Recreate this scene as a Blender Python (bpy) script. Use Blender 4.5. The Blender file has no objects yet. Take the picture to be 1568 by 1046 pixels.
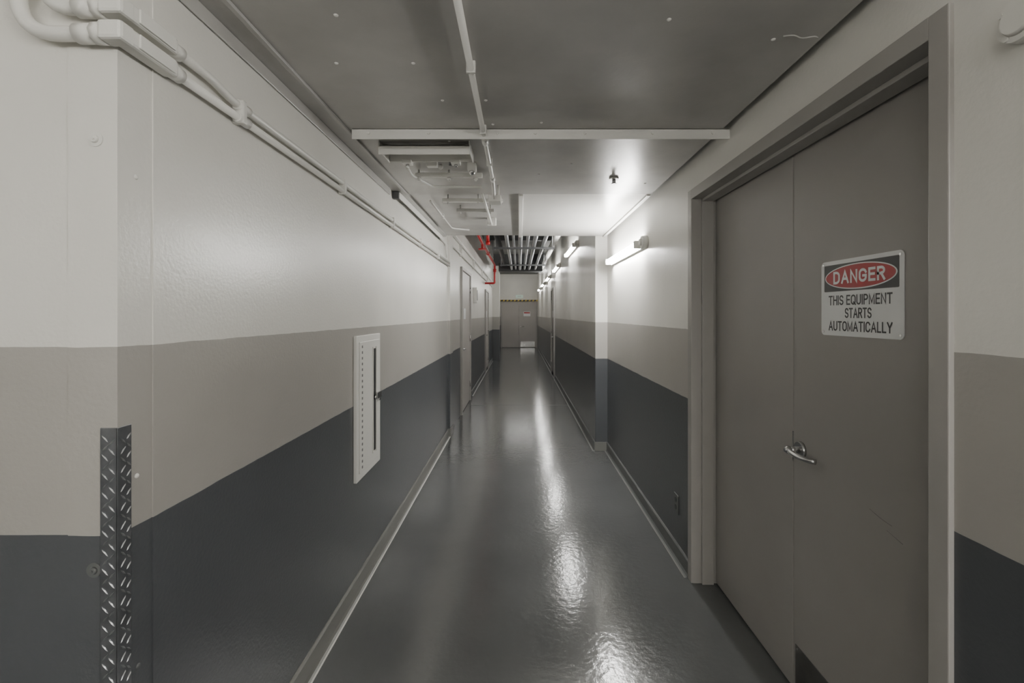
import bpy, bmesh, math, random
from mathutils import Vector, Matrix
random.seed(4)
scene = bpy.context.scene

# ------------------------------------------------------------------ materials
def new_mat(name):
    m = bpy.data.materials.new(name); m.use_nodes = True
    nt = m.node_tree
    return m, nt, nt.nodes['Principled BSDF']

def add_bump(nt, bsdf, scale, strength, dist=0.002, detail=3):
    geo = nt.nodes.new('ShaderNodeNewGeometry')
    nz = nt.nodes.new('ShaderNodeTexNoise'); nz.inputs['Scale'].default_value = scale
    nz.inputs['Detail'].default_value = detail
    nt.links.new(geo.outputs['Position'], nz.inputs['Vector'])
    b = nt.nodes.new('ShaderNodeBump'); b.inputs['Strength'].default_value = strength
    b.inputs['Distance'].default_value = dist
    nt.links.new(nz.outputs['Fac'], b.inputs['Height'])
    nt.links.new(b.outputs['Normal'], bsdf.inputs['Normal'])
    return geo

def mottled(nt, geo, sock, c, amt, scale=2.5):
    nz = nt.nodes.new('ShaderNodeTexNoise'); nz.inputs['Scale'].default_value = scale
    nz.inputs['Detail'].default_value = 5
    nt.links.new(geo.outputs['Position'], nz.inputs['Vector'])
    r = nt.nodes.new('ShaderNodeValToRGB')
    r.color_ramp.elements[0].position = .3; r.color_ramp.elements[1].position = .7
    r.color_ramp.elements[0].color = [x*(1-amt) for x in c]+[1]
    r.color_ramp.elements[1].color = [min(1, x*(1+amt)) for x in c]+[1]
    nt.links.new(nz.outputs['Fac'], r.inputs['Fac'])
    nt.links.new(r.outputs['Color'], sock)

def paint(name, c, rough=.4, metal=0., bump=.15, bscale=120, amt=.05, mscale=3, spec=.5):
    m, nt, b = new_mat(name)
    b.inputs['Roughness'].default_value = rough
    b.inputs['Metallic'].default_value = metal
    b.inputs['Specular IOR Level'].default_value = spec
    g = add_bump(nt, b, bscale, bump)
    mottled(nt, g, b.inputs['Base Color'], c, amt, mscale)
    return m

UP = (.80,.785,.74); MID = (.40,.385,.36); DRK = (.080,.085,.092)
def wall_mat(name, zlow, zhigh, rough=.28):
    m, nt, b = new_mat(name)
    b.inputs['Roughness'].default_value = rough
    geo = add_bump(nt, b, 90, .35, .002)
    sep = nt.nodes.new('ShaderNodeSeparateXYZ')
    nt.links.new(geo.outputs['Position'], sep.inputs[0])
    nz = nt.nodes.new('ShaderNodeTexNoise'); nz.inputs['Scale'].default_value = 9
    nt.links.new(geo.outputs['Position'], nz.inputs['Vector'])
    wob = nt.nodes.new('ShaderNodeMath'); wob.operation = 'MULTIPLY_ADD'
    wob.inputs[1].default_value = .006
    nt.links.new(nz.outputs['Fac'], wob.inputs[0]); nt.links.new(sep.outputs['Z'], wob.inputs[2])
    def gt(v):
        n = nt.nodes.new('ShaderNodeMath'); n.operation = 'GREATER_THAN'
        n.inputs[1].default_value = v+.003
        nt.links.new(wob.outputs[0], n.inputs[0]); return n
    def mix(f, a, bb):
        n = nt.nodes.new('ShaderNodeMix'); n.data_type = 'RGBA'
        nt.links.new(f, n.inputs[0])
        for s, v in ((n.inputs[6], a), (n.inputs[7], bb)):
            if isinstance(v, tuple): s.default_value = (*v, 1)
            else: nt.links.new(v, s)
        return n.outputs[2]
    c1 = mix(gt(zlow).outputs[0], DRK, MID)
    c2 = mix(gt(zhigh).outputs[0], c1, UP)
    n2 = nt.nodes.new('ShaderNodeTexNoise'); n2.inputs['Scale'].default_value = 1.7; n2.inputs['Detail'].default_value = 6
    nt.links.new(geo.outputs['Position'], n2.inputs['Vector'])
    hsv = nt.nodes.new('ShaderNodeHueSaturation')
    mr = nt.nodes.new('ShaderNodeMapRange'); mr.inputs[1].default_value=.3; mr.inputs[2].default_value=.7
    mr.inputs[3].default_value=.95; mr.inputs[4].default_value=1.05
    nt.links.new(n2.outputs['Fac'], mr.inputs[0]); nt.links.new(mr.outputs[0], hsv.inputs['Value'])
    nt.links.new(c2, hsv.inputs['Color']); nt.links.new(hsv.outputs[0], b.inputs['Base Color'])
    return m

M_WL = wall_mat('wall_paint_left', 1.03, 1.448)
M_WR = wall_mat('wall_paint_right', 1.03, 1.436)
M_FLOOR = paint('floor_epoxy', (.095,.099,.100), .135, 0, .55, 30, .08, 1.5)
M_CEIL = paint('ceiling_gray_paint', (.50,.49,.47), .27, 0, .3, 45, .08, 4)
M_LIGHT = paint('duct_light_paint', (.70,.69,.66), .25, 0, .15, 60, .04)
M_WHITE = paint('white_paint', (.80,.79,.75), .35, 0, .1, 100, .03)
M_FRAME = paint('door_frame_paint', (.36,.348,.33), .38, 0, .1, 100, .04)
M_DOOR = paint('door_paint', (.315,.302,.285), .42, 0, .12, 150, .05, 2)
M_DOOR2 = paint('far_door_paint', (.42,.397,.373), .4, 0, .12, 150, .04, 2)
M_BASE = paint('baseboard_paint', (.18,.18,.17), .4, 0, .1, 60, .08)
M_BASE2 = paint('baseboard_dark_paint', (.12,.125,.125), .4, 0, .1, 60, .08)
M_SCUFF = paint('scuff_mark', (.20,.19,.18), .5, 0, .1, 60, .08)
M_METAL = paint('brushed_steel', (.6,.6,.6), .25, 1., .05, 200, .05, 20)
M_PLATE = paint('diamond_plate_metal', (.28,.29,.31), .38, .9, .2, 120, .15, 30)
M_TREAD = paint('diamond_plate_tread', (.50,.51,.53), .33, .9, .1, 120, .1, 30)
M_KICK = paint('kick_plate_metal', (.12,.115,.11), .35, .7, .1, 120, .2, 10)
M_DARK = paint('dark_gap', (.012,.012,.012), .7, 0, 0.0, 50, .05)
M_DGRAY = paint('dark_pipe_paint', (.06,.062,.065), .45, 0, .1, 50, .1)
M_PIPE = paint('galvanised_pipe', (.45,.46,.47), .35, .6, .05, 60, .1, 12)
M_RED = paint('red_pipe_paint', (.50,.012,.016), .35, 0, .05, 60, .1)
M_SIGNW = paint('sign_white', (.76,.77,.77), .35, 0, .02, 60, .02)
M_SIGNK = paint('sign_black', (.012,.012,.014), .35, 0, .02, 60, .02)
M_SIGNR = paint('sign_red', (.36,.010,.016), .35, 0, .02, 60, .02)
M_YEL = paint('hazard_yellow', (.60,.44,.06), .5, 0, .02, 60, .05)
M_UPC = paint('upper_ceiling_paint', (.12,.12,.115), .6, 0, .3, 20, .15)
def emis(name, c, s):
    m, nt, b = new_mat(name)
    b.inputs['Base Color'].default_value = (.9,.9,.9,1)
    b.inputs['Emission Color'].default_value = (*c,1); b.inputs['Emission Strength'].default_value = s
    return m
M_TUBE = emis('fluorescent_tube_glow', (1,.985,.95), 145)
M_TUBEF = emis('fluorescent_tube_glow_far', (1,.985,.95), 95)
M_FILLE = emis('fill_tube_glow_end', (1,.985,.95), 24)
M_FILLB = emis('fill_tube_glow_lobby', (1,.98,.93), 130)
M_EXIT = emis('exit_sign_green', (.03,.35,.18), .35)

# ------------------------------------------------------------------ builder
class B:
    def __init__(s, name):
        s.name = name; s.bm = bmesh.new(); s.mats = []
    def mi(s, m):
        if m not in s.mats: s.mats.append(m)
        return s.mats.index(m)
    def merge(s, t, mat, smooth=False):
        i = s.mi(mat)
        for f in t.faces: f.material_index = i; f.smooth = smooth
        me = bpy.data.meshes.new('t'); t.to_mesh(me); t.free()
        s.bm.from_mesh(me); bpy.data.meshes.remove(me)
    def box(s, x0,x1,y0,y1,z0,z1, mat, bev=0., rot=None):
        t = bmesh.new(); bmesh.ops.create_cube(t, size=1)
        c = Vector(((x0+x1)/2,(y0+y1)/2,(z0+z1)/2))
        for v in t.verts:
            v.co = Vector((v.co.x*(x1-x0), v.co.y*(y1-y0), v.co.z*(z1-z0)))
        if bev > 0:
            bmesh.ops.bevel(t, geom=list(t.edges), offset=bev, segments=2, affect='EDGES', profile=.5)
        M = Matrix.Translation(c) @ (rot.to_4x4() if rot else Matrix.Identity(4))
        bmesh.ops.transform(t, matrix=M, verts=t.verts)
        s.merge(t, mat)
    def cyl(s, p0, p1, r, mat, r2=None, seg=20, caps=True):
        p0=Vector(p0); p1=Vector(p1); d=p1-p0
        t = bmesh.new()
        bmesh.ops.create_cone(t, cap_ends=caps, segments=seg, radius1=r, radius2=r if r2 is None else r2, depth=d.length)
        M = Matrix.Translation((p0+p1)/2) @ d.to_track_quat('Z','Y').to_matrix().to_4x4()
        bmesh.ops.transform(t, matrix=M, verts=t.verts)
        i = s.mi(mat)
        for f in t.faces: f.material_index=i; f.smooth = len(f.verts)==4
        me = bpy.data.meshes.new('t'); t.to_mesh(me); t.free()
        s.bm.from_mesh(me); bpy.data.meshes.remove(me)
    def tube(s, pts, r, mat, fil=.05, seg=14):
        pts=[Vector(p) for p in pts]; path=[pts[0]]
        for i in range(1,len(pts)-1):
            a,b,c=pts[i-1],pts[i],pts[i+1]
            f=min(fil,(b-a).length*.49,(c-b).length*.49)
            q0=b+(a-b).normalized()*f; q1=b+(c-b).normalized()*f
            for k in range(9):
                u=k/8; path.append(q0*(1-u)**2+b*2*u*(1-u)+q1*u*u)
        path.append(pts[-1])
        t=bmesh.new(); rings=[]
        tan=(path[1]-path[0]).normalized(); n=tan.orthogonal().normalized()
        for i,p in enumerate(path):
            if i==0: tn=(path[1]-path[0]).normalized()
            elif i==len(path)-1: tn=(path[-1]-path[-2]).normalized()
            else: tn=(path[i+1]-path[i-1]).normalized()
            n=(n-tn*n.dot(tn)).normalized(); bn=tn.cross(n)
            rings.append([t.verts.new(p+(n*math.cos(2*math.pi*k/seg)+bn*math.sin(2*math.pi*k/seg))*r) for k in range(seg)])
        for a,b in zip(rings,rings[1:]):
            for k in range(seg): t.faces.new((a[k],a[(k+1)%seg],b[(k+1)%seg],b[k]))
        t.faces.new(rings[0][::-1]); t.faces.new(rings[-1])
        s.merge(t, mat, True)
    def sphere(s, c, r, mat, sc=(1,1,1)):
        t=bmesh.new(); bmesh.ops.create_uvsphere(t,u_segments=16,v_segments=10,radius=r)
        for v in t.verts: v.co=Vector((v.co.x*sc[0],v.co.y*sc[1],v.co.z*sc[2]))+Vector(c)
        s.merge(t,mat,True)
    def prism(s, pts, vec, mat):
        t=bmesh.new(); vec=Vector(vec)
        a=[t.verts.new(Vector(p)) for p in pts]; b=[t.verts.new(Vector(p)+vec) for p in pts]
        n=len(a); t.faces.new(a); t.faces.new(b[::-1])
        for i in range(n): t.faces.new((a[i],b[i],b[(i+1)%n],a[(i+1)%n]))
        bmesh.ops.recalc_face_normals(t,faces=t.faces)
        s.merge(t,mat)
    def done(s):
        me=bpy.data.meshes.new(s.name); s.bm.to_mesh(me); s.bm.free()
        for m in s.mats: me.materials.append(m)
        o=bpy.data.objects.new(s.name,me); scene.collection.objects.link(o); return o

XL=-.89; XR=.985; XF=.85; ZC=2.387; ZT=3.4; YE=21.8

# ------------------------------------------------------------------ room shell
b=B('floor'); b.box(-3.4,1.5,-4.2,YE+.3,-.1,0,M_FLOOR)
b.box(XL,XF,7.9,7.915,-.01,.0008,M_BASE2)      # floor joint
b.done()

b=B('wall_lobby')
b.box(-3.2,XL,1.045,1.25,0,ZT,M_WL)
b.box(-.999,XL+.0005,1.041,1.0455,0,ZT,M_WL)        # proud end strip of the corner
b.done()
b=B('wall_left')
b.box(-1.15,XL,1.25,YE,0,ZT,M_WL)
b.box(XL-.001,XL+.003,1.14,5.86,0,ZC,M_WL)          # wall board beyond the corner seam
b.done()
b=B('wall_left_pilaster')
b.box(XL,XL+.03,5.86,6.1,0,ZT,M_WL,.003)
b.done()
b=B('wall_left_pilaster')
b.box(XL,-.655,15.6,15.9,0,ZT,M_WL,.003)
b.done()

b=B('wall_right')
b.box(XR,1.25,-4,1.068,0,ZT,M_WR)
b.box(XR,1.25,2.71,5.25,0,ZT,M_WR)
b.box(XR,1.25,1.068,2.71,2.225,ZT,M_WR)
b.box(XF,1.25,5.25,YE,0,ZT,M_WR,.004)
b.box(1.2,1.25,1.068,2.71,0,2.225,M_DARK)
b.done()
b=B('wall_back'); b.box(-3.2,1.25,-4.2,-4,0,ZT,M_WR); b.done()
b=B('wall_side_lobby'); b.box(-3.4,-3.2,-4,1.25,0,ZT,M_WL); b.done()
b=B('wall_end'); b.box(-1.15,1.25,YE,YE+.2,0,ZT,M_WR); b.done()

b=B('ceiling')
b.box(-3.4,1.25,-4.2,1.045,2.9,3.1,M_LIGHT)
b.box(-.80,.948,1.045,3.38,ZC,ZT,M_CEIL)
b.box(-.89,-.80,1.045,5.2,ZC-.004,ZT,M_CEIL)
b.box(.948,XR,1.045,5.2,ZC+.035,ZT,M_DARK)  # black backer, paints in the shade of the wall/ceiling gap
b.box(-.80,0.0,3.38,5.2,ZC+.012,ZT,M_CEIL)
b.box(-1.15,1.25,5.2,YE+.2,ZT,ZT+.1,M_UPC)
b.done()

b=B('air_duct')
b.box(-.001,.948,3.381,5.2,ZC+.004,ZC+.5,M_LIGHT,.001)
b.box(-.005,.03,3.385,5.2,ZC-.012,ZC+.014,M_WHITE,.003)
b.box(.92,.948,3.385,5.2,ZC-.012,ZC+.02,M_WHITE,.003)
b.done()

# trims on ceiling
b=B('trim_1')   # angle bar with bolts across the ceiling
b.box(-.778,.978,2.185,2.191,ZC-.05,ZC,M_WHITE,.001)
b.box(-.778,.978,2.185,2.225,ZC-.006,ZC-.0005,M_WHITE,.001)
for x in (-.70,-.42,-.10,.075,.305,.62,.9):
    b.cyl((x,2.186,ZC-.022),(x,2.178,ZC-.022),.008,M_WHITE,seg=6)
b.done()
b=B('trim_2')   # left ceiling angle lip
b.box(-.812,-.795,1.045,3.38,ZC-.012,ZC-.0005,M_CEIL,.002)
b.box(-.884,-.878,1.045,3.2,ZC-.05,ZC-.005,M_CEIL,.002)
b.done()

# bolts on ceiling
b=B('ceiling_bolts')
for (x,y) in ((-.53,1.36),(-.365,1.62),(-.31,1.9),(-.135,1.9),(.44,1.38),(.80,1.48),(-.12,2.14),(-.35,2.35),(.30,2.7),(.83,3.1),(-.63,1.62),(.12,2.9),(.63,2.3),(.1,2.12)):
    b.sphere((x,y,ZC),.007,M_WHITE,(1,1,.6))
b.done()
b=B('ceiling_wire_loop')
b.tube([(.82,1.46,ZC-.002),(.85,1.45,ZC-.004),(.88,1.47,ZC-.004),(.92,1.46,ZC-.002),(.935,1.47,ZC-.002)],.0025,M_CEIL,.02,8)
b.done()

# baseboards
def cove(name,x,sgn,y0,y1,mat,m2):
    b=B(name)
    t=.012
    prof=[(0,0),(.028,0),(.018,.006),(t,.02),(t,.092),(t*.4,.1),(0,.1)]
    b.prism([(x+sgn*p[0],y0,p[1]) for p in prof],(0,y1-y0,0),mat)
    b.box(min(x+sgn*.026,x+sgn*.034),max(x+sgn*.026,x+sgn*.034),y0,y1,0,.003,m2,.001)
    return b.done()
cove('baseboard_left',XL+.003,1,1.1,5.86,M_BASE,M_WHITE)
cove('baseboard_left',XL,1,8.75,15.6,M_BASE2,M_BASE)
cove('baseboard_right',XR,-1,2.712,5.25,M_BASE2,M_BASE)
cove('baseboard_right',XF,-1,5.25,YE,M_BASE2,M_BASE)
b=B('baseboard_right_pilaster'); b.box(XF-.008,XR,5.238,5.25,0,.1,M_BASE,.003); b.done()
b=B('baseboard_left_pilaster'); b.box(XL,XL+.036,5.85,5.862,0,.1,M_BASE,.003); b.box(XL+.03,XL+.042,5.86,6.1,0,.1,M_BASE,.003); b.done()

# ------------------------------------------------------------------ main door
Y0,Y1,ZO=1.12,2.66,2.174
b=B('door_1')
b.box(.973,.99,Y0-.055,Y0,0,ZO+.055,M_FRAME,.003)
b.box(.973,.99,Y1,Y1+.055,0,ZO+.055,M_FRAME,.003)
b.box(.973,.99,Y0-.001,Y1+.001,ZO,ZO+.055,M_FRAME,.002)
for ya,yb,st in ((Y0-.05,Y0,1),(Y1,Y1+.05,-1)):
    b.box(.985,1.17,ya,yb,0,ZO+.05,M_FRAME)
b.box(.985,1.17,Y0,Y1,ZO,ZO+.05,M_FRAME)
b.box(1.03,1.095,Y1-.016,Y1,0,ZO,M_FRAME,.002)
b.box(1.03,1.095,Y0,Y0+.016,0,ZO,M_FRAME,.002)
b.box(1.03,1.095,Y0,Y1,ZO-.016,ZO,M_FRAME,.002)
YM=1.905
b.box(1.11,1.155,Y0+.004,YM-.0035,.01,ZO-.004,M_DOOR,.003)
b.box(1.11,1.155,YM+.0015,Y1-.004,.01,ZO-.004,M_DOOR,.003)
b.box(1.15,1.17,Y0,Y1,.0,ZO,M_DARK)
b.box(1.118,1.15,YM-.006,YM+.004,.0,ZO,M_DARK)
b.box(1.1075,1.11,Y0+.03,YM-.018,.02,.2,M_KICK,.001)
for y in (YM-.035,1.6,1.35,Y0+.045):
    b.cyl((1.1075,y,.19),(1.1055,y,.19),.004,M_METAL,seg=10)
b.box(1.1085,1.111,YM-.004,YM+.003,.93,1.05,M_METAL,.0005)
b.tube([(1.1102,1.49,.905),(1.1102,1.44,.893),(1.1102,1.40,.89)],.0012,M_SCUFF,.02,6)
b.tube([(1.1102,1.42,.868),(1.1102,1.36,.855)],.001,M_SCUFF,.02,6)
hy,hz=1.85,.988
b.cyl((1.11,hy,hz),(1.098,hy,hz),.034,M_METAL,.031,seg=32)
b.cyl((1.098,hy,hz),(1.06,hy,hz),.013,M_METAL,seg=20)
b.sphere((1.06,hy,hz),.0165,M_METAL,(.9,1,1))
b.tube([(1.06,hy+.002,hz),(1.052,hy-.03,hz-.002),(1.05,hy-.08,hz-.004),(1.062,hy-.12,hz-.004),(1.078,hy-.14,hz-.004)],.0105,M_METAL,.04)
b.cyl((1.058,hy,hz),(1.044,hy,hz),.008,M_METAL,seg=16)
b.done()

# danger sign : letters cut as strokes (condensed sans) ---------------
def arc(cx,cy,rx,ry,a0,a1,n=10):
    return [(cx+rx*math.cos(math.radians(a0+(a1-a0)*i/n)),cy+ry*math.sin(math.radians(a0+(a1-a0)*i/n))) for i in range(n+1)]
G={ # width, strokes   (unit height)
'T':(.56,[[(0,1),(.56,1)],[(.28,1),(.28,0)]]),
'H':(.56,[[(0,0),(0,1)],[(.56,0),(.56,1)],[(0,.52),(.56,.52)]]),
'I':(.0,[[(0,0),(0,1)]]),
'E':(.48,[[(.48,1),(0,1),(0,0),(.48,0)],[(0,.52),(.43,.52)]]),
'L':(.44,[[(0,1),(0,0),(.44,0)]]),
'Y':(.6,[[(0,1),(.3,.45),(.6,1)],[(.3,.45),(.3,0)]]),
'U':(.56,[[(0,1),(0,.28)]+arc(.28,.28,.28,.28,180,360)+[(.56,1)]]),
'P':(.52,[[(0,0),(0,1),(.26,1)]+arc(.26,.74,.26,.26,90,-90)+[(0,.48)]]),
'R':(.54,[[(0,0),(0,1),(.27,1)]+arc(.27,.745,.26,.255,90,-90)+[(0,.49)],[(.28,.49),(.54,0)]]),
'D':(.56,[[(0,0),(0,1),(.22,1)]+arc(.22,.66,.34,.34,90,0)+arc(.22,.34,.34,.34,0,-90)+[(0,0)]]),
'M':(.70,[[(0,0),(0,1),(.35,.12),(.70,1),(.70,0)]]),
'N':(.56,[[(0,0),(0,1),(.56,0),(.56,1)]]),
'A':(.64,[[(0,0),(.32,1),(.64,0)],[(.12,.34),(.52,.34)]]),
'Q':(.62,[arc(.31,.69,.31,.31,0,180)+arc(.31,.31,.31,.31,180,360)+[(.62,.69)],[(.38,.22),(.66,-.04)]]),
'O':(.62,[arc(.31,.69,.31,.31,0,180)+arc(.31,.31,.31,.31,180,360)+[(.62,.69)]]),
'C':(.58,[arc(.30,.69,.29,.31,15,180)+arc(.30,.31,.30,.31,180,345)]),
'G':(.60,[arc(.30,.69,.30,.31,15,180)+arc(.30,.31,.30,.31,180,360)+[(.60,.46),(.34,.46)]]),
'S':(.54,[arc(.27,.74,.26,.26,20,270)+arc(.27,.24,.27,.24,90,-160)]),
}
def put_text(b, txt, cy, cz, w, h, x, mat, sw):
    # sw: stroke width as a fraction of the height; lays the line out, then fits it to w x h
    pen=0; strokes=[]
    for ch in txt:
        if ch==' ': pen+=.38; continue
        gw,ss=G[ch]
        for st in ss: strokes.append([(pen+p[0],p[1]) for p in st])
        pen+=gw+sw+.13
    total=pen-(sw+.13)
    kx=(w-sw*h)/total; kz=h*(1-sw)
    k=0; hw=sw*h/2
    for st in strokes:
        P=[((p[0]*kx)-(total*kx)/2,(p[1]-.5)*kz) for p in st]
        P=[p for i,p in enumerate(P) if i==0 or (Vector(p)-Vector(P[i-1])).length>1e-5]
        n=len(P); Lp=[];Rp=[]
        dirs=[(Vector(P[i+1])-Vector(P[i])).normalized() for i in range(n-1)]
        closed=(Vector(P[0])-Vector(P[-1])).length<1e-4
        for i in range(n):
            if i==0: d0=d1=dirs[0]
            elif i==n-1: d0=d1=dirs[-1]
            else: d0,d1=dirs[i-1],dirs[i]
            if closed and i in (0,n-1): d0,d1=dirs[-1],dirs[0]
            n0=Vector((-d0.y,d0.x)); n1=Vector((-d1.y,d1.x)); m=(n0+n1)
            if m.length<1e-3: m=n0.copy()
            m.normalize(); s=hw/max(.45,m.dot(n0))
            p=Vector(P[i])
            if not closed:
                if i==0: p=p-d0*hw
                if i==n-1: p=p+d0*hw
            Lp.append(p+m*s); Rp.append(p-m*s)
        t=bmesh.new()
        xx=x-k*.00002; k+=1
        lv=[t.verts.new((xx,cy-p.x,cz+p.y)) for p in Lp]; rv=[t.verts.new((xx,cy-p.x,cz+p.y)) for p in Rp]
        for i in range(n-1): t.faces.new((lv[i],lv[i+1],rv[i+1],rv[i]))
        b.merge(t,mat)
def rrect(cy,cz,w,h,r,x,n=8):
    pts=[]
    for k,(sy,sz) in enumerate(((1,1),(-1,1),(-1,-1),(1,-1))):
        for i in range(n+1):
            a=math.pi/2*(k+i/n)
            pts.append((x,cy+sy*(w/2-r)+r*math.cos(a),cz+sz*(h/2-r)+r*math.sin(a)))
    return pts
def ell(cy,cz,a,c,x,n=64):
    return [(x,cy+a*math.cos(2*math.pi*i/n),cz+c*math.sin(2*math.pi*i/n)) for i in range(n)]
b=B('danger_sign')
cy,cz=1.537,1.578; W,H=.37,.262
b.prism(rrect(cy,cz,W,H,.016,1.107),(.0025,0,0),M_SIGNW)
pz=cz+H/2-.014-.047
b.prism(rrect(cy,pz,W-.034,.094,.004,1.1066),(.0006,0,0),M_SIGNK)
b.prism(ell(cy,pz,.162,.0425,1.1061),(.0005,0,0),M_SIGNW)
b.prism(ell(cy,pz,.157,.0385,1.1056),(.0005,0,0),M_SIGNR)
put_text(b,'DANGER',cy,pz,.235,.044,1.1053,M_SIGNW,.19)
put_text(b,'THIS EQUIPMENT',cy,cz-.008,.288,.034,1.1065,M_SIGNK,.15)
put_text(b,'STARTS',cy,cz-.052,.122,.034,1.1065,M_SIGNK,.15)
put_text(b,'AUTOMATICALLY',cy,cz-.097,.288,.034,1.1065,M_SIGNK,.15)
for sy in (-1,1):
    for sz in (-1,1):
        b.cyl((1.107,cy+sy*(W/2-.012),cz+sz*(H/2-.012)),(1.1055,cy+sy*(W/2-.012),cz+sz*(H/2-.012)),.004,M_METAL,seg=12)
b.done()

# ------------------------------------------------------------------ corner guard
b=B('corner_guard')
b.box(-.925,XL+.0035,1.0375,1.041,0.0,1.27,M_PLATE,.0008)
b.box(XL+.0005,XL+.004,1.0375,1.075,0.0,1.27,M_PLATE,.0008)
def loz(b,c,u,v,n,L,Wd,Ht):
    c=Vector(c);u=Vector(u).normalized();v=Vector(v).normalized();n=Vector(n)
    t=bmesh.new()
    ps=[t.verts.new(c+u*L/2),t.verts.new(c+v*Wd/2),t.verts.new(c-u*L/2),t.verts.new(c-v*Wd/2)]
    a=t.verts.new(c+u*L*.3+n*Ht); d=t.verts.new(c-u*L*.3+n*Ht)
    t.faces.new((ps[0],ps[1],a)); t.faces.new((ps[1],d,a)); t.faces.new((ps[1],ps[2],d))
    t.faces.new((ps[2],ps[3],d)); t.faces.new((ps[3],a,d)); t.faces.new((ps[3],ps[0],a))
    bmesh.ops.recalc_face_normals(t,faces=t.faces)
    b.merge(t,M_TREAD)
z=.02;k=0
while z<1.25:
    for j,x in enumerate((-.914,-.899)):
        sg=1 if (j+k)%2 else -1
        loz(b,(x,1.0374,z+(.0 if j else .008)),(1,0,1.1*sg),(-1.1*sg,0,1),(0,-1,0),.021,.0045,.0018)
    sg=1 if k%2 else -1
    loz(b,(XL+.0041,1.052,z),(0,1,1.1*sg),(0,-1.1*sg,1),(1,0,0),.021,.0045,.0018)
    loz(b,(XL+.0041,1.067,z+.008),(0,1,-1.1*sg),(0,1.1*sg,1),(1,0,0),.018,.0045,.0018)
    z+=.021;k+=1
b.done()

# wall anchors
def anchor(name,c,n,r,mat):
    b=B(name); c=Vector(c); n=Vector(n)
    b.cyl(c,c+n*.003,r,mat,seg=28); b.cyl(c+n*.003,c+n*.008,r*.55,mat,r*.45,seg=20)
    b.cyl(c+n*.008,c+n*.010,r*.2,mat,seg=8); b.done()
anchor('wall_anchor',(-.937,1.041,1.908),(0,-1,0),.016,M_WHITE)
anchor('wall_anchor',(-.940,1.041,.955),(0,-1,0),.016,M_BASE2)
b=B('wall_screws')
for y,z,m in ((1.092,1.84,M_WHITE),(1.094,1.145,M_WHITE),(1.098,.70,M_BASE2)):
    b.sphere((XL,y,z),.006,m,(.6,1,1))
b.done()

# ------------------------------------------------------------------ electrical panel on left wall
b=B('electrical_panel')
X=XL+.003
py0,py1,pz0,pz1=2.515,2.94,.615,1.405
b.box(X,X+.018,py0,py1,pz0,pz1,M_WHITE,.003)
b.box(X+.018,X+.024,py0+.035,py1-.035,pz0+.04,pz1-.035,M_WHITE,.002)
b.box(X+.024,X+.0255,2.77,2.825,pz0+.10,pz1-.085,M_SIGNK)
b.box(X+.024,X+.030,2.765,2.77,pz0+.09,pz1-.075,M_WHITE,.001)
b.box(X+.024,X+.030,2.825,2.83,pz0+.09,pz1-.075,M_WHITE,.001)
for i in range(22):
    z=pz0+.06+i*.0315
    b.box(X+.024,X+.0252,py0+.065,py0+.08,z,z+.014,M_BASE)
b.cyl((X+.024,2.80,1.03),(X+.042,2.80,1.03),.014,M_METAL,seg=20)
b.box(X+.038,X+.048,2.79,2.87,1.02,1.06,M_METAL,.003)
b.box(X+.024,X+.04,2.86,2.88,1.0,1.05,M_METAL,.003)
b.done()

b=B('wall_outlet')
b.box(XR-.006,XR,2.90,2.98,.285,.40,M_BASE2,.002)
for z in (.32,.365):
    b.cyl((XR-.006,2.94,z),(XR-.008,2.94,z),.016,M_DGRAY,seg=20)
b.done()

b=B('round_junction_box')
b.cyl((XR,.905,2.092),(XR-.025,.905,2.092),.045,M_WHITE,.043,seg=36)
b.cyl((XR-.025,.905,2.092),(XR-.033,.905,2.092),.032,M_WHITE,.028,seg=36)
for a in range(4):
    t=a*math.pi/2+.6
    b.cyl((XR-.025,.905+.037*math.cos(t),2.092+.037*math.sin(t)),(XR-.029,.905+.037*math.cos(t),2.092+.037*math.sin(t)),.005,M_WHITE,seg=10)
b.done()

# ------------------------------------------------------------------ conduits left
b=B('conduit_run')
xw=XL+.024
zA,zB=2.128,2.178
b.tube([(-1.085,1.018,2.89),(-1.085,1.018,zA),(-.87,1.018,zA)],.0155,M_WHITE,.09)
b.tube([(-1.03,1.018,2.89),(-1.03,1.018,zB+.006),(-.87,1.018,zB+.006)],.0155,M_WHITE,.07)
for z in (zA,zB+.006):
    b.cyl((-.955,1.018,z),(-.915,1.018,z),.0205,M_WHITE,seg=24)
    b.cyl((-.915,1.018,z),(-.895,1.018,z),.0235,M_WHITE,seg=8)
for z in (zA,zB+.006):
    b.box(-.897,XL+.046,.995,1.036,z-.0205,z+.0205,M_WHITE,.007)
    b.box(XL+.007,XL+.045,1.02,1.17,z-.0195,z+.0195,M_WHITE,.007)
    b.box(XL+.044,XL+.049,1.045,1.155,z-.016,z+.016,M_WHITE,.002)
    b.cyl((xw,1.165,z),(xw,1.2,z),.0185,M_WHITE,seg=24)
b.tube([(xw,1.19,zA),(xw,5.84,zA)],.012,M_WHITE)
b.tube([(xw,1.19,zB+.006),(xw,1.32,zB+.006),(xw,1.42,zB-.012),(xw,5.84,zB-.012)],.012,M_WHITE,.04)
for y in (1.45,2.3,3.2,4.1,5.0):
    b.box(XL+.003,XL+.040,y,y+.022,zA-.016,zB+.006,M_WHITE,.004)
for z in (zA,zB-.012):
    b.cyl((xw,1.44,z),(xw,1.5,z),.0155,M_WHITE,seg=20)
b.done()

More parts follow.
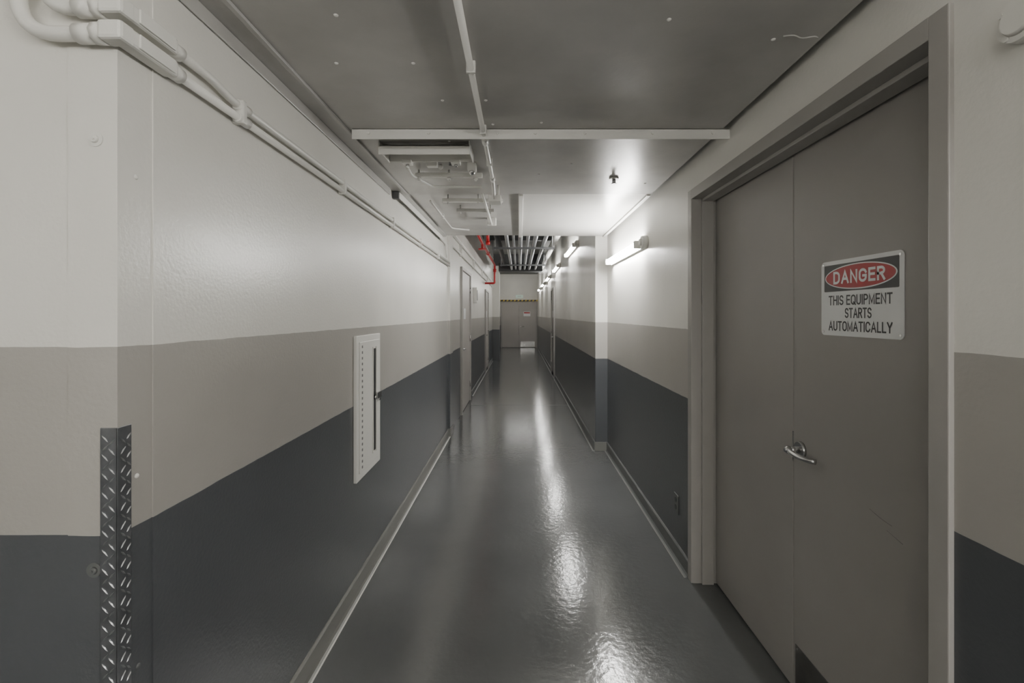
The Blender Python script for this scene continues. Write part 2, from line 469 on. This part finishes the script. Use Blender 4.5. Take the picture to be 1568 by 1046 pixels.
b=B('ceiling_channel')
b.box(-.886,-.880,3.3,5.6,ZC-.05,ZC-.005,M_WHITE,.001)
b.box(-.845,-.839,3.3,5.2,ZC-.05,ZC-.005,M_WHITE,.001)
b.box(-.88,-.845,3.3,5.2,ZC-.02,ZC-.005,M_DARK)
b.tube([(-.862,5.15,ZC-.03),(-.862,5.55,ZC-.03),(-.862,5.6,2.2)],.012,M_WHITE,.06)
b.box(-.886,-.84,3.28,3.32,ZC-.055,ZC-.005,M_DGRAY,.003)
b.done()

b=B('ceiling_conduit')
b.tube([(-.165,1.0,ZC-.028),(-.165,2.95,ZC-.028),(-.165,3.1,ZC-.10),(-.165,3.2,ZC-.10)],.0115,M_WHITE,.05)
for y in (1.6,2.14,2.6):
    b.box(-.181,-.149,y,y+.014,ZC-.042,ZC,M_WHITE,.003)
b.cyl((-.165,2.23,ZC-.028),(-.165,2.30,ZC-.028),.016,M_WHITE,seg=8)
b.cyl((-.165,2.86,ZC-.028),(-.165,2.93,ZC-.028),.016,M_WHITE,seg=8)
b.box(-.205,-.12,3.10,3.2,ZC-.12,ZC-.075,M_WHITE,.004)
b.tube([(-.14,3.15,ZC-.1),(-.14,3.15,ZC)],.008,M_WHITE)
b.done()

b=B('ceiling_access_plate')
b.box(-.70,-.245,2.335,2.341,ZC-.07,ZC-.022,M_WHITE,.002)
b.box(-.70,-.245,2.335,2.44,ZC-.03,ZC-.022,M_WHITE,.002)
b.box(-.70,-.694,2.335,2.53,ZC-.05,ZC-.001,M_WHITE,.002)
b.box(-.251,-.245,2.335,2.53,ZC-.05,ZC-.001,M_WHITE,.002)
b.box(-.70,-.245,2.524,2.53,ZC-.045,ZC-.001,M_WHITE,.002)
for x in (-.6,-.34):
    b.box(x-.025,x+.025,2.50,2.55,ZC-.06,ZC-.04,M_WHITE,.003)
    b.cyl((x,2.53,ZC-.06),(x,2.53,ZC-.072),.010,M_METAL,seg=6)
b.done()

b=B('pipe_hanger')
b.box(-.62,-.22,2.80,2.835,ZC-.045,ZC-.02,M_WHITE,.003)
for x in (-.6,-.42,-.26):
    b.cyl((x,2.817,ZC-.065),(x,2.817,ZC),.006,M_WHITE,seg=10)
    b.cyl((x,2.817,ZC-.058),(x,2.817,ZC-.046),.013,M_WHITE,seg=6)
b.tube([(-.63,2.6,ZC-.03),(-.63,2.75,ZC-.05),(-.55,3.0,ZC-.05),(-.24,3.0,ZC-.05)],.008,M_WHITE,.04)
b.box(-.295,-.245,2.665,2.715,ZC-.045,ZC,M_WHITE,.004)
b.sphere((-.27,2.69,ZC-.05),.018,M_METAL)
b.sphere((-.45,2.69,ZC-.02),.016,M_WHITE)
b.box(-.52,-.46,2.63,2.67,ZC-.035,ZC,M_WHITE,.004)
b.cyl((-.38,2.62,ZC),(-.38,2.62,ZC-.035),.012,M_DGRAY,seg=14)
b.done()
b=B('pipe_hanger')
b.box(-.56,-.12,3.42,3.45,ZC-.045,ZC-.02,M_WHITE,.003)
b.box(-.50,-.20,3.75,3.78,ZC-.045,ZC-.02,M_CEIL,.003)
for x in (-.52,-.3,-.16):
    b.cyl((x,3.435,ZC-.06),(x,3.435,ZC+.012),.006,M_CEIL,seg=10)
for x in (-.47,-.23):
    b.cyl((x,3.765,ZC-.06),(x,3.765,ZC+.012),.006,M_CEIL,seg=10)
b.tube([(-.25,3.2,ZC-.045),(-.25,4.3,ZC-.045)],.009,M_WHITE)
b.box(-.29,-.21,4.25,4.32,ZC-.05,ZC+.012,M_WHITE,.004)
b.tube([(-.66,3.5,ZC-.02),(-.66,4.6,ZC-.02),(-.5,4.7,ZC-.02)],.008,M_CEIL,.05)
b.cyl((-.66,4.1,ZC-.03),(-.66,4.1,ZC+.012),.006,M_WHITE,seg=10)
b.done()

b=B('sprinkler_head')
b.cyl((.6,2.98,ZC),(.6,2.98,ZC-.01),.03,M_WHITE,seg=24)
b.cyl((.6,2.98,ZC-.01),(.6,2.98,ZC-.035),.012,M_PIPE,seg=12)
b.cyl((.6,2.98,ZC-.035),(.6,2.98,ZC-.039),.018,M_PIPE,seg=16)
b.done()

# ------------------------------------------------------------------ lamps
def wall_lamp(xw,y0,y1,z,mat,r=.020,jb=True):
    b=B('wall_fluorescent_or_fill_lamp')
    b.box(xw-.028,xw,y0,y1,z-.035,z+.035,M_WHITE,.004)
    for y in (y0-.0,y1-.03):
        b.box(xw-.085,xw-.02,y,y+.03,z-.03,z+.03,M_WHITE,.006)
    b.cyl((xw-.058,y0+.03,z),(xw-.058,y1-.03,z),r,mat,seg=20)
    if jb:
        b.cyl((xw,y0-.055,z+.01),(xw-.045,y0-.055,z+.01),.05,M_WHITE,.047,seg=32)
        b.cyl((xw-.045,y0-.055,z+.01),(xw-.06,y0-.055,z+.01),.028,M_WHITE,.024,seg=24)
        b.cyl((xw-.02,y0-.02,z),(xw-.02,y0+.01,z),.018,M_WHITE)
    b.done()
wall_lamp(XR,3.68,4.92,2.07,M_TUBE,.026)
for y in (6.8,9.7,12.6,15.4,18.4):
    wall_lamp(XF,y,y+1.25,2.53,M_TUBEF)
# unseen fill lamps added on the right and back walls behind the viewpoint
wall_lamp(XR,-1.05,.2,2.07,M_FILLB)
wall_lamp(XR,-3.4,-2.15,2.07,M_FILLB)
def back_fill_lamp(x0,x1,z):
    b=B('wall_fluorescent_or_fill_lamp')  # added fill fixture, out of view
    b.box(x0,x1,-4,-3.972,z-.035,z+.035,M_WHITE,.004)
    for x in (x0,x1-.03): b.box(x,x+.03,-3.98,-3.915,z-.03,z+.03,M_WHITE,.006)
    b.cyl((x0+.03,-3.942,z),(x1-.03,-3.942,z),.022,M_FILLB,seg=20)
    b.done()
back_fill_lamp(-2.9,-1.65,2.07); back_fill_lamp(-1.0,.25,2.07)

# ------------------------------------------------------------------ far corridor: doors
def side_door(name,xw,sgn,y0,y1,h,mat):
    b=B(name)
    a=lambda p,q:(min(xw+sgn*p,xw+sgn*q),max(xw+sgn*p,xw+sgn*q))
    x0,x1=a(0,.035)
    b.box(x0,x1,y0-.05,y0,0,h+.05,M_FRAME,.003); b.box(x0,x1,y1,y1+.05,0,h+.05,M_FRAME,.003)
    b.box(x0,x1,y0,y1,h,h+.05,M_FRAME,.003)
    x0,x1=a(0,.012); b.box(x0,x1,y0+.003,y1-.003,.01,h-.003,mat,.002)
    x0,x1=a(.012,.02)
    for z in (.25,1.05,1.9): b.cyl((xw+sgn*.02,y1-.01,z),(xw+sgn*.02,y1-.01,z+.1),.008,M_METAL,seg=10)
    b.cyl((xw+sgn*.012,y0+.07,.99),(xw+sgn*.05,y0+.07,.99),.012,M_METAL)
    b.tube([(xw+sgn*.055,y0+.07,.99),(xw+sgn*.055,y0+.18,.99)],.009,M_METAL)
    b.box(x0,x1,y0+.25,y0+.5,1.45,1.62,M_SIGNW,.001)
    b.done()
side_door('door_2',XL,1,7.15,8.35,2.2,M_DOOR2)
side_door('door_3',XL,1,12.2,13.15,2.13,M_DOOR2)
side_door('door_4',XF,-1,11.2,12.1,2.13,M_DOOR)
b=B('door_5')
Yf=YE
b.box(-.86,-.80,Yf-.04,Yf,0,2.19,M_FRAME,.003); b.box(.78,.845,Yf-.04,Yf,0,2.19,M_FRAME,.003)
b.box(-.80,.78,Yf-.04,Yf,2.13,2.19,M_FRAME,.003)
b.box(-.797,-.013,Yf-.02,Yf,.01,2.127,M_DOOR2,.002); b.box(-.007,.777,Yf-.02,Yf,.01,2.127,M_DOOR2,.002)
b.box(.06,.72,Yf-.024,Yf-.02,.03,.28,M_METAL,.001)
b.box(-.74,-.08,Yf-.024,Yf-.02,.03,.2,M_DOOR2,.001)
b.cyl((.08,Yf-.02,.98),(.08,Yf-.07,.98),.02,M_METAL); b.tube([(.08,Yf-.07,.98),(.22,Yf-.07,.98)],.012,M_METAL)
b.box(.2,.52,Yf-.024,Yf-.02,1.45,1.66,M_SIGNW,.001); b.box(.22,.5,Yf-.026,Yf-.024,1.58,1.64,M_SIGNR)
b.done()
b=B('low_clearance_bar')
b.box(-.88,.845,Yf-.08,Yf-.045,2.14,2.21,M_YEL,.002)
x=-.86
while x<.74:
    b.prism([(x,Yf-.0805,2.14),(x+.09,Yf-.0805,2.14),(x+.13,Yf-.0805,2.21),(x+.04,Yf-.0805,2.21)],(0,-.002,0),M_SIGNK); x+=.17
b.done()
b=B('exit_sign')
b.box(-.17,.19,Yf-.05,Yf,2.28,2.45,M_WHITE,.004); b.box(-.155,.175,Yf-.054,Yf-.05,2.295,2.435,M_EXIT)
b.box(-.08,.1,Yf-.057,Yf-.054,2.34,2.39,M_SIGNW)
b.done()
b=B('ceiling_fill_lamp')   # added to brighten the end wall, hidden behind the overhead boxes
b.box(-.6,.6,19.3,19.42,3.35,ZT,M_WHITE,.004)
for y in (19.33,19.39): b.cyl((-.57,y,3.335),(.57,y,3.335),.016,M_FILLE)
b.done()

# overhead pipes -------------------------------------------------------
b=B('overhead_pipes')
for x,r,m in ((-.20,.03,M_PIPE),(-.09,.022,M_PIPE),(.02,.034,M_PIPE),(.14,.026,M_PIPE),(.26,.034,M_PIPE),(.42,.03,M_PIPE)):
    b.tube([(x,5.3,2.74),(x,12.5,2.74)],r,m,seg=12)
for y in (8.2,11.0):
    b.box(-.45,.62,y,y+.04,2.665,2.70,M_DGRAY,.003)
    for x in (-.42,.58): b.cyl((x,y+.02,2.65),(x,y+.02,ZT),.007,M_PIPE,seg=8)
b.tube([(-.38,5.3,2.86),(-.38,14.5,2.86)],.05,M_DGRAY)
b.tube([(.66,5.3,2.9),(.66,15,2.9)],.06,M_WHITE)
b.box(-.55,.62,12.5,12.95,2.68,2.90,M_DGRAY,.01)
b.box(-.62,.7,10.0,10.1,3.1,3.4,M_DGRAY,.01)
b.box(-.8,.8,14.6,14.75,3.05,3.4,M_DGRAY,.01)
b.done()

b=B('fire_sprinkler_pipe')
b.tube([(-.66,5.3,2.80),(-.66,8.4,2.80),(-.63,12.1,2.80),(-.63,12.1,2.33),(-.88,12.1,2.33)],.026,M_RED,.05)
b.tube([(-.66,7.2,2.80),(-.48,7.2,2.80),(-.48,7.2,2.64)],.024,M_RED,.04)
for p in ((-.66,7.2,2.80),(-.65,9.8,2.80)): b.sphere(p,.042,M_RED)
b.cyl((-.48,7.2,2.64),(-.48,7.2,2.59),.034,M_RED)
b.cyl((-.66,8.4,2.80),(-.66,8.4,2.70),.02,M_RED); b.cyl((-.66,8.4,2.70),(-.66,8.4,2.68),.07,M_RED)
b.cyl((-.63,12.1,2.62),(-.63,12.1,2.70),.04,M_RED)
for y in (6.5,9.1,11.7): b.cyl((-.66,y,2.80),(-.66,y,ZT),.007,M_PIPE,seg=8)
b.done()

b=B('wall_conduit')
b.tube([(XL+.02,6.1,2.42),(XL+.02,15.6,2.42)],.014,M_WHITE)
b.tube([(XL+.02,6.1,2.58),(XL+.02,15.6,2.58)],.022,M_WHITE)
for y in (7,9,11,13,15): b.box(XL,XL+.04,y,y+.03,2.39,2.61,M_WHITE,.003)
b.done()
b=B('wall_control_box')
b.box(XL,XL+.07,9.1,9.3,1.75,2.05,M_WHITE,.006); b.box(XL+.07,XL+.075,9.13,9.27,1.8,2.0,M_BASE,.001)
b.done()

# ------------------------------------------------------------------ camera / world
w=bpy.data.worlds.new('world'); scene.world=w; w.use_nodes=True
w.node_tree.nodes['Background'].inputs[0].default_value=(.02,.02,.02,1)
cam=bpy.data.cameras.new('camera'); co=bpy.data.objects.new('camera',cam); scene.collection.objects.link(co)
co.location=(0,0,1.52); co.rotation_euler=(math.pi/2,0,0)
cam.sensor_width=36; cam.lens=720/1568*36
cam.shift_x=-11/1568; cam.shift_y=-41/1568
cam.clip_start=.02
scene.camera=co
